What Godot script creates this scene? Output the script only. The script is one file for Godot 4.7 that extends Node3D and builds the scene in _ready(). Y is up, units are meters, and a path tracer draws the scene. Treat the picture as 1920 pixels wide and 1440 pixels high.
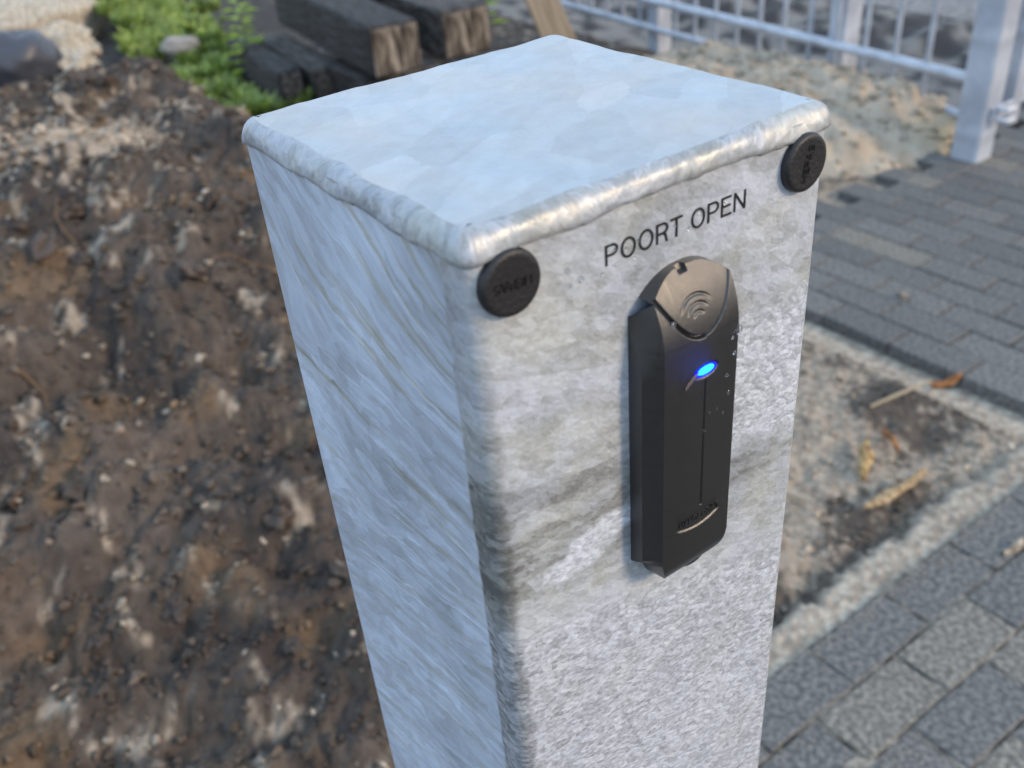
extends Node3D

# ---------------------------------------------------------------- constants
const W := 0.15            # side of the square tube
const HW := 0.075
const TOP := 1.26          # top of the post above the paving
const RC := 0.006          # corner radius of the tube

var rng := RandomNumberGenerator.new()
var used := {}

func _ready() -> void:
	rng.seed = 71
	setup_camera()
	setup_sky()
	build_ground()
	build_paving()
	build_sand_heap()
	build_fence()
	build_post()
	build_reader()
	build_timbers()
	build_rubble()
	build_weeds()
	build_debris()

# ---------------------------------------------------------------- camera, sky, sun, exposure
func setup_camera() -> void:
	var cam := Camera3D.new()
	cam.name = "camera"
	var r := Vector3(0.80451893, -0.07789006, 0.58879744)
	var d := Vector3(-0.37766692, -0.83221191, 0.40594461)
	var f := Vector3(0.45838519, -0.54895944, -0.69894674)
	cam.transform = Transform3D(Basis(r, -d, -f), Vector3(-0.19138808, 1.36299274, 0.27072685))
	var at := CameraAttributesPhysical.new()
	at.frustum_focal_length = 29.76
	at.frustum_focus_distance = 0.385
	at.frustum_near = 0.02
	at.frustum_far = 400.0
	at.exposure_aperture = 10.5
	cam.attributes = at
	cam.current = true
	add_child(cam)

func setup_sky() -> void:
	var we := WorldEnvironment.new()
	we.name = "world_environment"
	var e := Environment.new()
	e.background_mode = Environment.BG_SKY
	var sky := Sky.new()
	var m := ProceduralSkyMaterial.new()
	m.sky_top_color = Color(0.605, 0.70, 0.80)
	m.sky_horizon_color = Color(0.85, 0.88, 0.915)
	m.sky_curve = 0.2
	m.ground_bottom_color = Color(0.3, 0.29, 0.28)
	m.ground_horizon_color = Color(0.4, 0.39, 0.38)
	m.sky_energy_multiplier = 1.15
	sky.sky_material = m
	e.sky = sky
	e.background_energy_multiplier = 1.0
	e.tonemap_mode = Environment.TONE_MAPPER_LINEAR
	e.tonemap_exposure = 1.85
	e.sdfgi_enabled = true
	e.ssao_enabled = true
	e.ssil_enabled = true
	we.environment = e
	add_child(we)
	var sun := DirectionalLight3D.new()
	sun.name = "low_sun"
	sun.light_energy = 0.5
	sun.light_color = Color(1.0, 0.88, 0.74)
	sun.light_angular_distance = 14.0
	sun.shadow_enabled = true
	var to_sun := Vector3(0.52, 0.46, 0.80).normalized()
	sun.basis = Basis.looking_at(-to_sun, Vector3.UP)
	add_child(sun)

# ---------------------------------------------------------------- helpers
func numbered(called: String) -> String:
	if not used.has(called):
		used[called] = 0
		return called
	used[called] += 1
	return "%s_%03d" % [called, used[called]]

func tag(o: Node, label: String, category: String, group := "") -> void:
	o.set_meta("label", label)
	o.set_meta("category", category)
	if group != "":
		o.set_meta("group", group)

func thing(called: String, label: String, category: String, at := Vector3.ZERO, group := "") -> Node3D:
	var o := Node3D.new()
	o.name = numbered(called)
	add_child(o)
	o.position = at
	tag(o, label, category, group)
	return o

func part(called: String, mesh: Mesh, mat: Material, parent: Node) -> MeshInstance3D:
	var o := MeshInstance3D.new()
	o.mesh = mesh
	if mat != null:
		o.material_override = mat
	o.name = numbered(called) if parent == self else called
	parent.add_child(o, true)
	return o

func structure(called: String, mesh: Mesh, mat: Material) -> MeshInstance3D:
	var o := part(called, mesh, mat, self)
	o.set_meta("kind", "structure")
	return o

func mat(c: Color, rough := 0.8, metal := 0.0) -> StandardMaterial3D:   # c is a linear base colour
	var m := StandardMaterial3D.new()
	m.albedo_color = c.linear_to_srgb()
	m.roughness = rough
	m.metallic = metal
	return m

func noise(s: int, freq: float, oct := 3, kind := FastNoiseLite.TYPE_SIMPLEX_SMOOTH) -> FastNoiseLite:
	var n := FastNoiseLite.new()
	n.seed = s
	n.noise_type = kind
	n.frequency = freq
	if oct > 1:
		n.fractal_type = FastNoiseLite.FRACTAL_FBM
		n.fractal_octaves = oct
	else:
		n.fractal_type = FastNoiseLite.FRACTAL_NONE
	return n

func cells(s: int, freq: float, ret := FastNoiseLite.RETURN_CELL_VALUE) -> FastNoiseLite:
	var n := noise(s, freq, 1, FastNoiseLite.TYPE_CELLULAR)
	n.cellular_return_type = ret
	n.cellular_jitter = 1.0
	return n

func noise_tex(s: int, freq: float, lo: Color, hi: Color, size := 512, oct := 4, mid := 0.5) -> NoiseTexture2D:
	var t := NoiseTexture2D.new()
	t.width = size
	t.height = size
	t.seamless = true
	t.noise = noise(s, freq, oct)
	var g := Gradient.new()
	g.set_color(0, lo)
	g.set_color(1, hi)
	g.set_offset(0, maxf(0.0, mid - 0.32))
	g.set_offset(1, minf(1.0, mid + 0.32))
	t.color_ramp = g
	return t

func grid_mesh(pos: PackedVector3Array, nx: int, ny: int, uv := PackedVector2Array(), col := PackedColorArray()) -> ArrayMesh:
	# nx columns by ny rows of vertices, row after row; the front is the side from which columns run right and rows run down
	var nor := PackedVector3Array()
	nor.resize(pos.size())
	for j in ny:
		for i in nx:
			var a := pos[j * nx + mini(i + 1, nx - 1)] - pos[j * nx + maxi(i - 1, 0)]
			var b := pos[mini(j + 1, ny - 1) * nx + i] - pos[maxi(j - 1, 0) * nx + i]
			if a.length_squared() < 1e-14:   # the pole of a fan
				var jj := j + 1 if j == 0 else j - 1
				a = pos[jj * nx + mini(i + 1, nx - 1)] - pos[jj * nx + maxi(i - 1, 0)]
			nor[j * nx + i] = b.cross(a).normalized()
	var idx := PackedInt32Array()
	idx.resize((nx - 1) * (ny - 1) * 6)
	var k := 0
	for j in ny - 1:
		for i in nx - 1:
			var p := j * nx + i
			idx[k] = p; idx[k + 1] = p + 1; idx[k + 2] = p + nx
			idx[k + 3] = p + 1; idx[k + 4] = p + nx + 1; idx[k + 5] = p + nx
			k += 6
	var arr := []
	arr.resize(Mesh.ARRAY_MAX)
	arr[Mesh.ARRAY_VERTEX] = pos
	arr[Mesh.ARRAY_NORMAL] = nor
	arr[Mesh.ARRAY_INDEX] = idx
	if uv.size():
		arr[Mesh.ARRAY_TEX_UV] = uv
	if col.size():
		arr[Mesh.ARRAY_COLOR] = col
	var m := ArrayMesh.new()
	m.add_surface_from_arrays(Mesh.PRIMITIVE_TRIANGLES, arr)
	return m

func quad(st: SurfaceTool, a: Vector3, b: Vector3, c: Vector3, d: Vector3) -> void:   # clockwise seen from the front
	st.add_vertex(a); st.add_vertex(b); st.add_vertex(c)
	st.add_vertex(a); st.add_vertex(c); st.add_vertex(d)

func bevel_box(size: Vector3, b: float, jitter := 0.0, sd := 0) -> ArrayMesh:
	# a box whose twelve edges are cut at an angle; centre at the origin
	var r := RandomNumberGenerator.new()
	r.seed = sd
	var st := SurfaceTool.new()
	st.begin(Mesh.PRIMITIVE_TRIANGLES)
	st.set_smooth_group(-1)
	var h := size / 2.0
	var p := {}
	for sx in [-1, 1]:
		for sy in [-1, 1]:
			for sz in [-1, 1]:
				var j := Vector3(r.randf_range(-1, 1), r.randf_range(-1, 1), r.randf_range(-1, 1)) * jitter
				var c := Vector3(sx * h.x, sy * h.y, sz * h.z) + j
				p[[sx, sy, sz, 0]] = c - Vector3(0, sy * b, sz * b)
				p[[sx, sy, sz, 1]] = c - Vector3(sx * b, 0, sz * b)
				p[[sx, sy, sz, 2]] = c - Vector3(sx * b, sy * b, 0)
	var out := func(q: Array) -> void:
		var n: Vector3 = (q[1] - q[0]).cross(q[2] - q[0])
		var mid := Vector3.ZERO
		for v in q:
			mid += v
		if n.dot(mid) > 0.0:
			q.reverse()
		for k in range(1, q.size() - 1):
			st.add_vertex(q[0]); st.add_vertex(q[k]); st.add_vertex(q[k + 1])
	for s in [-1, 1]:
		out.call([p[[s, -1, -1, 0]], p[[s, 1, -1, 0]], p[[s, 1, 1, 0]], p[[s, -1, 1, 0]]])
		out.call([p[[-1, s, -1, 1]], p[[1, s, -1, 1]], p[[1, s, 1, 1]], p[[-1, s, 1, 1]]])
		out.call([p[[-1, -1, s, 2]], p[[1, -1, s, 2]], p[[1, 1, s, 2]], p[[-1, 1, s, 2]]])
	for s in [-1, 1]:
		for t in [-1, 1]:
			out.call([p[[s, t, -1, 0]], p[[s, t, 1, 0]], p[[s, t, 1, 1]], p[[s, t, -1, 1]]])
			out.call([p[[s, -1, t, 0]], p[[s, 1, t, 0]], p[[s, 1, t, 2]], p[[s, -1, t, 2]]])
			out.call([p[[-1, s, t, 1]], p[[1, s, t, 1]], p[[1, s, t, 2]], p[[-1, s, t, 2]]])
			for u in [-1, 1]:
				out.call([p[[s, t, u, 0]], p[[s, t, u, 1]], p[[s, t, u, 2]]])
	st.generate_normals()
	return st.commit()

func rock_mesh(sd: int, size: Vector3, rough := 0.3, rings := 9, segs := 14) -> ArrayMesh:
	var n := noise(sd, 0.9, 3)
	var c := cells(sd + 5, 0.8, FastNoiseLite.RETURN_DISTANCE)
	var pos := PackedVector3Array()
	for j in rings + 1:
		var th := PI * j / rings
		for i in segs + 1:
			var ph := TAU * (i % segs) / segs
			var v := Vector3(sin(th) * cos(ph), cos(th), sin(th) * sin(ph))
			var k := 1.0 + rough * (n.get_noise_3dv(v * 1.3) + 0.6 * c.get_noise_3dv(v * 1.6))
			pos.append(v * k * size * 0.5)
	return grid_mesh(pos, segs + 1, rings + 1)

func tube_mesh(pts: PackedVector3Array, rad: PackedFloat32Array, segs := 8) -> ArrayMesh:
	# a closed round stick along pts
	var pos := PackedVector3Array()
	var n := pts.size()
	var side := Vector3.UP
	for i in n:
		var dir := (pts[mini(i + 1, n - 1)] - pts[maxi(i - 1, 0)]).normalized()
		var a := dir.cross(side)
		if a.length() < 0.1:
			a = dir.cross(Vector3.RIGHT)
		a = a.normalized()
		var b := a.cross(dir).normalized()
		for k in segs + 1:
			var t := TAU * (k % segs) / segs
			pos.append(pts[i] + (a * cos(t) + b * sin(t)) * rad[i])
	return grid_mesh(pos, segs + 1, n)

func box_mesh(size: Vector3) -> BoxMesh:
	var b := BoxMesh.new()
	b.size = size
	return b

func image_tex(im: Image) -> ImageTexture:
	return ImageTexture.create_from_image(im)

# ---------------------------------------------------------------- ground
var nA: FastNoiseLite
var nB: FastNoiseLite
var nC: FastNoiseLite
var nCell: FastNoiseLite
var nFine: FastNoiseLite
var patch: FastNoiseLite
var crumbs: FastNoiseLite
var pale: FastNoiseLite
var rust: FastNoiseLite

func clod(c: float) -> float:     # a cell's distance turned into a rounded lump, 1 at its middle
	var d := c + 1.0
	return maxf(0.0, 1.0 - 1.6 * d * d)

func soil_height(x: float, z: float) -> float:
	var d := -z
	var rise := smoothstep(0.5, 2.5, d)
	var xr := 0.74 + 0.06 * sin(d * 2.1) - 0.18 * smoothstep(3.0, 4.0, d)
	var mound := 0.5 * rise * (1.0 - smoothstep(xr, xr + 0.6, x)) * (1.0 - smoothstep(3.75, 4.5, d))
	mound += 0.06 * rise * smoothstep(0.2, -0.8, x)
	var wild := 0.25 + 0.75 * clampf(mound / 0.12, 0.0, 1.0)
	wild = maxf(wild, 0.8 * smoothstep(0.6, 0.2, x)) * (1.0 - edge_sand(x, z))
	var cl := clod(nCell.get_noise_2d(x + 0.04 * nB.get_noise_2d(x, z + 5.0), z))
	var cl2 := clod(nCell.get_noise_2d(x * 2.3 + 9.0, z * 2.3))
	var y := -0.03 + mound
	y += wild * (0.075 * nA.get_noise_2d(x, z) + 0.07 * nB.get_noise_2d(x, z) + 0.030 * cl + 0.018 * cl2 - 0.022)
	y += (0.35 + 0.65 * wild) * 0.016 * nFine.get_noise_2d(x, z)
	y = lerpf(y, -0.007 if z > -0.56 and x < 1.69 else -0.034, 0.85 * edge_sand(x, z))
	return y

func soil_color(x: float, z: float) -> Color:
	var dark := Color(0.046, 0.035, 0.028)
	var brown := Color(0.106, 0.084, 0.067)
	var ochre := Color(0.155, 0.105, 0.062)
	var sandy := Color(0.43, 0.37, 0.295)
	var grey := Color(0.38, 0.32, 0.25)
	var p := patch.get_noise_2d(x, z)
	var cr := crumbs.get_noise_2d(x, z)
	var c := dark.lerp(brown, clampf(0.55 + p * 1.0 + cr * 0.8, 0.0, 1.0))
	c = c.lerp(ochre, 0.7 * smoothstep(0.25, 0.45, rust.get_noise_2d(x, z)))
	var pl := pale.get_noise_2d(x, z) + 0.5 * crumbs.get_noise_2d(x + 7.0, z)
	pl = maxf(pl, 0.92 - 2.2 * Vector2((x - 0.36) * 1.3, z + 2.78).length() + 0.7 * cr)
	pl = maxf(pl, 0.75 - 3.6 * Vector2(x + 0.10, (z + 2.55) * 0.8).length() + 0.7 * cr)
	pl -= 0.16 * smoothstep(-2.4, -1.4, z) * smoothstep(-0.15, 0.1, x) * smoothstep(0.9, 0.7, x)
	c = c.lerp(sandy, 0.9 * smoothstep(0.26, 0.52, pl))
	# the flat strip between the pavings is greyer and sandier
	var strip := smoothstep(0.75, 1.0, x) * smoothstep(-2.2, -1.5, z)
	c = c.lerp(grey.lerp(dark, smoothstep(-0.05, 0.28, p + 0.5 * cr) * 0.85), strip)
	# bedding sand along the edges of the paving
	c = c.lerp(Color(0.43, 0.375, 0.30) * (0.92 + 0.06 * cr + 0.4 * p), edge_sand(x, z))
	return c

func edge_sand(x: float, z: float) -> float:
	var w := 0.03 * nB.get_noise_2d(x * 1.5, z * 1.5) + 0.012 * nFine.get_noise_2d(x, z)
	var a := smoothstep(-0.512, -0.49, z + w)
	var b := smoothstep(1.685, 1.705, x + w * 0.8) * smoothstep(-1.75, -1.6, z)
	return maxf(a, b)

func under_paving(x: float, z: float) -> float:
	# 1 where pavers, kerbs or bedding cover the soil
	var a := smoothstep(1.795, 1.81, x) * smoothstep(-1.60, -1.565, z)
	var b := smoothstep(-0.412, -0.40, z)
	return maxf(a, b)

func build_ground() -> void:
	nA = noise(3, 1.1, 2)
	nB = noise(8, 4.0, 3)
	nC = noise(12, 9.0, 3)
	nCell = cells(21, 7.0, FastNoiseLite.RETURN_DISTANCE)
	nFine = noise(33, 34.0, 3)
	patch = noise(41, 2.3, 3)
	crumbs = noise(43, 26.0, 3)
	pale = noise(47, 5.5, 3)
	rust = noise(49, 3.0, 2)
	# one sheet out to the horizon
	var base := PlaneMesh.new()
	base.size = Vector2(300, 300)
	var gm := mat(Color(0.06, 0.05, 0.042), 0.95)
	gm.albedo_texture = noise_tex(5, 0.02, Color(0.55, 0.55, 0.55), Color(1, 1, 1), 512, 5)
	gm.uv1_triplanar = true
	gm.uv1_world_triplanar = true
	gm.uv1_scale = Vector3(0.5, 0.5, 0.5)
	var g := structure("ground", base, gm)
	g.position.y = -0.16
	# the dug soil with its heap
	var x0 := -1.7; var z0 := -5.4; var cell := 0.0135
	var nx := int(5.2 / cell); var nz := int(5.0 / cell)
	var pos := PackedVector3Array(); pos.resize(nx * nz)
	var col := PackedColorArray(); col.resize(nx * nz)
	for j in nz:
		var z := z0 + j * cell
		for i in nx:
			var x := x0 + i * cell
			var y := soil_height(x, z)
			var u := under_paving(x, z)
			y = lerpf(y, -0.11, u)
			pos[j * nx + i] = Vector3(x, y, z)
			col[j * nx + i] = soil_color(x, z)
	var sm := StandardMaterial3D.new()
	sm.vertex_color_use_as_albedo = true
	sm.roughness = 0.85
	sm.albedo_texture = noise_tex(61, 0.014, Color(0.72, 0.70, 0.69), Color(1, 1, 1), 512, 5)
	sm.uv1_triplanar = true
	sm.uv1_world_triplanar = true
	sm.uv1_scale = Vector3(4, 4, 4)
	sm.heightmap_enabled = true
	sm.heightmap_texture = noise_tex(62, 0.02, Color.BLACK, Color.WHITE, 512, 6)
	sm.heightmap_scale = 0.4
	structure("soil_mound", grid_mesh(pos, nx, nz, PackedVector2Array(), col), sm)
	# loose crumbs and clods, far too many to count
	var st: Array[ArrayMesh] = [rock_mesh(101, Vector3(1, 0.6, 0.9), 0.9, 5, 7), rock_mesh(102, Vector3(1, 0.4, 0.7), 0.9, 5, 7)]
	for v in 2:
		var mm := MultiMesh.new()
		mm.transform_format = MultiMesh.TRANSFORM_3D
		mm.use_colors = true
		mm.mesh = st[v]
		var tf: Array[Transform3D] = []
		var tc: Array[Color] = []
		var tries := 0
		while tf.size() < 22000 and tries < 200000:
			tries += 1
			var x := rng.randf_range(-1.0, 1.72)
			var z := -0.5 - 4.2 * pow(rng.randf(), 1.2)
			if under_paving(x, z) > 0.2 or rng.randf() < 0.75 * edge_sand(x, z):
				continue
			if x > 0.9 and rng.randf() < 0.2:
				continue
			var s := 0.006 + 0.030 * pow(rng.randf(), 5.0)
			var light := rng.randf() < 0.008 + 0.22 * smoothstep(0.1, 0.45, pale.get_noise_2d(x, z))
			if light:
				s *= 0.7
			if x > 0.9:
				s *= 0.6
			var b := Basis.from_euler(Vector3(rng.randf() * TAU, rng.randf() * TAU, rng.randf() * TAU)).scaled(Vector3(s * rng.randf_range(0.7, 1.4), s * rng.randf_range(0.5, 1.1), s))
			tf.append(Transform3D(b, Vector3(x, soil_height(x, z) + s * 0.18, z)))
			var k := rng.randf_range(0.5, 1.3)
			tc.append(Color(0.38, 0.32, 0.25) * rng.randf_range(0.5, 1.1) if light else soil_color(x, z) * k)
		mm.instance_count = tf.size()
		for i in tf.size():
			mm.set_instance_transform(i, tf[i])
			mm.set_instance_color(i, tc[i])
		var mi := MultiMeshInstance3D.new()
		mi.multimesh = mm
		var cm := StandardMaterial3D.new()
		cm.vertex_color_use_as_albedo = true
		cm.roughness = 0.9
		mi.material_override = cm
		mi.name = numbered("soil_crumbs")
		mi.set_meta("kind", "stuff")
		tag(mi, ["dark crumbs and pale grit lying loose over the dug soil", "flatter crumbs and grit strewn over the dug soil"][v], "soil")
		add_child(mi)
	# road beyond the fence
	var road := PlaneMesh.new()
	road.size = Vector2(14, 30)
	var rm := mat(Color(0.24, 0.24, 0.24), 0.9)
	rm.albedo_texture = noise_tex(71, 0.03, Color(0.7, 0.7, 0.7), Color(1, 1, 1), 512, 5)
	rm.uv1_triplanar = true
	rm.uv1_world_triplanar = true
	rm.uv1_scale = Vector3(1, 1, 1)
	var ro := structure("road", road, rm)
	ro.position = Vector3(12.0, -0.05, -8.0)
	# dark ridge of wet earth between fence and road
	var rx := 30; var rz := 150
	var rp := PackedVector3Array(); var rc := PackedColorArray()
	var rn := noise(77, 2.2, 3)
	var rf := noise(78, 4.5, 3)
	for j in rz:
		for i in rx:
			var fx := i / float(rx - 1)
			var z := -9.0 + j * 0.06
			var x := 3.55 + fx * 1.7
			var hump := sin(PI * clampf((fx - 0.3) / 0.65, 0.0, 1.0))
			var y := -0.08 + hump * (0.05 + 0.08 * maxf(0.0, rn.get_noise_2d(0.0, z) + 0.15)) + 0.018 * rf.get_noise_2d(x, z)
			rp.append(Vector3(x, y, z))
			var k := smoothstep(-0.1, 0.3, rf.get_noise_2d(x + 3.0, z * 0.7) + (0.5 - fx) * 0.6)
			rc.append(Color(0.022, 0.023, 0.027).lerp(Color(0.17, 0.165, 0.16), k))
	var rmat := StandardMaterial3D.new()
	rmat.vertex_color_use_as_albedo = true
	rmat.roughness = 0.9
	structure("earth_ridge", grid_mesh(rp, rx, rz, PackedVector2Array(), rc), rmat)

# ---------------------------------------------------------------- paving
func paver_materials() -> Array:
	var out := []
	var speck := noise_tex(201, 0.034, Color(0.58, 0.585, 0.59), Color(1.0, 0.985, 0.96), 768, 6, 0.5)
	var relief := noise_tex(202, 0.08, Color.BLACK, Color.WHITE, 512, 4)
	var tones := [Color(0.185, 0.183, 0.180), Color(0.155, 0.154, 0.153), Color(0.205, 0.20, 0.193), Color(0.172, 0.170, 0.167), Color(0.26, 0.245, 0.215)]
	for t in tones:
		var m := mat(t, 0.75)
		m.albedo_texture = speck
		m.uv1_triplanar = true
		m.uv1_world_triplanar = true
		m.uv1_scale = Vector3(2.6, 2.6, 2.6)
		m.uv1_offset = Vector3(out.size() * 0.37, 0, out.size() * 0.21)
		m.heightmap_enabled = true
		m.heightmap_texture = relief
		m.heightmap_scale = 0.12
		out.append(m)
	return out

func build_paving() -> void:
	var mats := paver_materials()
	var meshes: Array[ArrayMesh] = []
	for k in 4:
		meshes.append(bevel_box(Vector3(0.2055, 0.08, 0.1008), 0.0025, 0.0009, 300 + k))
	var half: ArrayMesh = bevel_box(Vector3(0.1015, 0.08, 0.1015), 0.003, 0.0009, 310)
	var sand := mat(Color(0.27, 0.245, 0.205), 0.95)
	sand.albedo_texture = noise_tex(211, 0.012, Color(0.22, 0.22, 0.22), Color(1, 1, 1), 512, 4)
	sand.uv1_triplanar = true
	sand.uv1_world_triplanar = true
	sand.uv1_scale = Vector3(3, 3, 3)
	# near paving, laid round the post: rows along x from z = -0.414
	var near_root := Node3D.new()
	near_root.name = "near_pavement"
	near_root.set_meta("kind", "structure")
	add_child(near_root)
	var n_made := 0
	for row in 12:
		var zc := -0.414 + 0.0525 + row * 0.105
		var off := 0.0 if row % 2 == 0 else 0.105
		for k in range(-6, 10):
			var xc := 0.62 + 0.105 + off + k * 0.21
			if xc > 1.75:
				continue
			if absf(xc) < 0.19 and absf(zc) < 0.135:
				continue
			var vis := xc > 0.4 and zc < 0.15
			if not vis and (xc < -0.9 or zc > 0.6):
				continue
			lay_paver(near_root, meshes[rng.randi() % 4], mats, Vector3(xc, 0, zc), 0.0, 0.12)
			n_made += 1
	var bed := box_mesh(Vector3(3.2, 0.06, 1.7))
	var b := part("joint_sand", bed, sand, near_root)
	b.position = Vector3(0.15, -0.0322, 0.436)
	# far paving past the dug strip, up to the gate; its edge lies at x = 1.79
	var far_root := Node3D.new()
	far_root.name = "far_pavement"
	far_root.set_meta("kind", "structure")
	add_child(far_root)
	var rest := SurfaceTool.new()
	rest.begin(Mesh.PRIMITIVE_TRIANGLES)
	var made := 0
	for row in 30:
		var xc := 1.79 + 0.0525 + row * 0.105
		var off := 0.0 if row % 2 == 0 else 0.105
		for k in range(-1, 12):
			var zc := -1.57 + 0.105 - off + k * 0.21
			var mesh: ArrayMesh = meshes[rng.randi() % 4]
			if zc < -1.57:
				mesh = half
				zc = -1.57 + 0.0525
			# beyond the picture's right edge the rows are cut short
			if zc > -0.25 - maxf(0.0, (xc - 1.79)) * 0.72 + 0.25:
				continue
			if made < 298:
				lay_paver(far_root, mesh, mats, Vector3(xc, 0.0, zc), PI / 2, 0.05)
				made += 1
			else:
				rest.append_from(mesh, 0, Transform3D(Basis(Vector3.UP, PI / 2), Vector3(xc, -0.04, zc)))
	var rp := part("paver_field", rest.commit(), mats[0], far_root)
	rp.set_meta("kind", "stuff")
	var fb := part("joint_sand", box_mesh(Vector3(3.6, 0.06, 3.1)), mat(Color(0.06, 0.057, 0.053), 0.95), far_root)
	fb.position = Vector3(3.597, -0.042, -0.016)
	# sand swept over the near pavers
	var mm := MultiMesh.new()
	mm.transform_format = MultiMesh.TRANSFORM_3D
	mm.use_colors = true
	mm.mesh = rock_mesh(231, Vector3(1, 0.5, 0.8), 0.7, 4, 6)
	mm.instance_count = 2600
	for i in 2600:
		var x := rng.randf_range(0.55, 1.75)
		var row := rng.randi() % 5
		var z := -0.414 + row * 0.105 + rng.randfn(0.0, 0.012) if i % 3 else rng.randf_range(-0.42, 0.1)
		if i % 3 == 1:
			z = -0.412 + absf(rng.randfn(0.0, 0.02))
		var q := rng.randf_range(0.0015, 0.0045)
		mm.set_instance_transform(i, Transform3D(Basis.from_euler(Vector3(rng.randf(), rng.randf() * TAU, rng.randf())).scaled(Vector3.ONE * q), Vector3(x, 0.0005, z)))
		mm.set_instance_color(i, Color(0.38, 0.33, 0.26) * rng.randf_range(0.6, 1.1))
	var mi := MultiMeshInstance3D.new()
	mi.multimesh = mm
	var gm := StandardMaterial3D.new()
	gm.vertex_color_use_as_albedo = true
	gm.roughness = 0.95
	mi.material_override = gm
	mi.name = numbered("sand_grains")
	mi.set_meta("kind", "stuff")
	tag(mi, "pale sand grains swept over the near pavers and joints", "sand")
	add_child(mi)

func lay_paver(root: Node3D, mesh: Mesh, mats: Array, at: Vector3, turn: float, sandy: float) -> void:
	var k := rng.randi() % 4
	if rng.randf() < sandy:
		k = 4
	var o := part("paver", mesh, mats[k], root)
	o.position = at + Vector3(0, -0.04 + rng.randf_range(-0.0018, 0.0018), 0)
	o.rotation = Vector3(rng.randf_range(-0.006, 0.006), turn + rng.randf_range(-0.008, 0.008), rng.randf_range(-0.006, 0.006))

# ---------------------------------------------------------------- sand heap
func build_sand_heap() -> void:
	var n1 := noise(401, 3.0, 4)
	var n2 := noise(402, 8.0, 4)
	var cl := cells(403, 9.0, FastNoiseLite.RETURN_DISTANCE)
	var nx := 116; var nz := 150
	var pos := PackedVector3Array(); var col := PackedColorArray()
	for j in nz:
		for i in nx:
			var x := 2.15 + i * 0.0125
			var z := -3.5 + j * 0.0135
			var front := smoothstep(-1.60, -2.02, z + 0.22 * smoothstep(2.85, 2.55, x) + 0.10 * n1.get_noise_2d(x, 3.0))
			var left := smoothstep(2.2, 2.6, x + 0.10 * n1.get_noise_2d(9.0, z * 2.0))
			var back := smoothstep(-3.45, -2.95, z)
			var right := smoothstep(3.58, 3.25, x)
			var h := 0.235 * sqrt(front) * left * back * right
			h *= 0.85 + 0.25 * n1.get_noise_2d(x, z)
			var wild := clampf(h / 0.06, 0.0, 1.0)
			h += wild * (0.016 * n2.get_noise_2d(x, z) + 0.024 * clod(cl.get_noise_2d(x, z)) + 0.011 * clod(cl.get_noise_2d(x * 2.2, z * 2.2)) - 0.02)
			pos.append(Vector3(x, h - 0.05, z))
			var k := clampf(0.5 + 0.8 * n2.get_noise_2d(x + 4.0, z), 0.0, 1.0)
			var c := Color(0.33, 0.275, 0.21).lerp(Color(0.46, 0.39, 0.305), k)
			c = c.lerp(Color(0.06, 0.045, 0.036), smoothstep(0.035, 0.005, h))
			c = c.lerp(Color(0.46, 0.37, 0.22), 0.4 * smoothstep(2.95, 3.1, x) * smoothstep(-1.85, -1.7, z))
			col.append(c)
	var m := StandardMaterial3D.new()
	m.vertex_color_use_as_albedo = true
	m.roughness = 0.95
	m.heightmap_enabled = true
	m.heightmap_texture = noise_tex(404, 0.06, Color.BLACK, Color.WHITE, 256, 4)
	m.heightmap_scale = 0.4
	m.uv1_triplanar = true
	m.uv1_world_triplanar = true
	m.uv1_scale = Vector3(4, 4, 4)
	var o := part("sand_heap", grid_mesh(pos, nx, nz, PackedVector2Array(), col), m, self)
	tag(o, "clumpy pale beige sand heap banked against the bar fence", "sand heap")
	var mm := MultiMesh.new()
	mm.transform_format = MultiMesh.TRANSFORM_3D
	mm.use_colors = true
	mm.mesh = rock_mesh(405, Vector3(1, 0.7, 0.9), 0.8, 6, 8)
	mm.instance_count = 5200
	for i in 5200:
		var q := pos[rng.randi() % pos.size()]
		var ci := rng.randi() % pos.size()
		q = pos[ci]
		var sz := 0.006 + 0.045 * pow(rng.randf(), 5.0)
		mm.set_instance_transform(i, Transform3D(Basis.from_euler(Vector3(rng.randf() * TAU, rng.randf() * TAU, 0)).scaled(Vector3(sz, sz * 0.8, sz)), q + Vector3(rng.randf_range(-0.006, 0.006), sz * 0.1, rng.randf_range(-0.006, 0.006))))
		mm.set_instance_color(i, col[ci] * rng.randf_range(0.7, 1.2))
	var mi := MultiMeshInstance3D.new()
	mi.multimesh = mm
	var cm := StandardMaterial3D.new()
	cm.vertex_color_use_as_albedo = true
	cm.roughness = 0.95
	mi.material_override = cm
	mi.name = numbered("sand_crumbs")
	mi.set_meta("kind", "stuff")
	tag(mi, "crumbs of damp sand lying over the pale heap by the fence", "sand")
	add_child(mi)

# ---------------------------------------------------------------- fence and gate
func zinc_plain(tone: float, sd: int) -> StandardMaterial3D:
	var m := mat(Color(tone * 0.92, tone * 1.0, tone * 1.12), 0.45, 0.2)
	m.albedo_texture = noise_tex(sd, 0.008, Color(0.86, 0.86, 0.87), Color(1, 1, 1), 256, 4)
	m.uv1_triplanar = true
	m.uv1_scale = Vector3(3, 3, 3)
	return m

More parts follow.
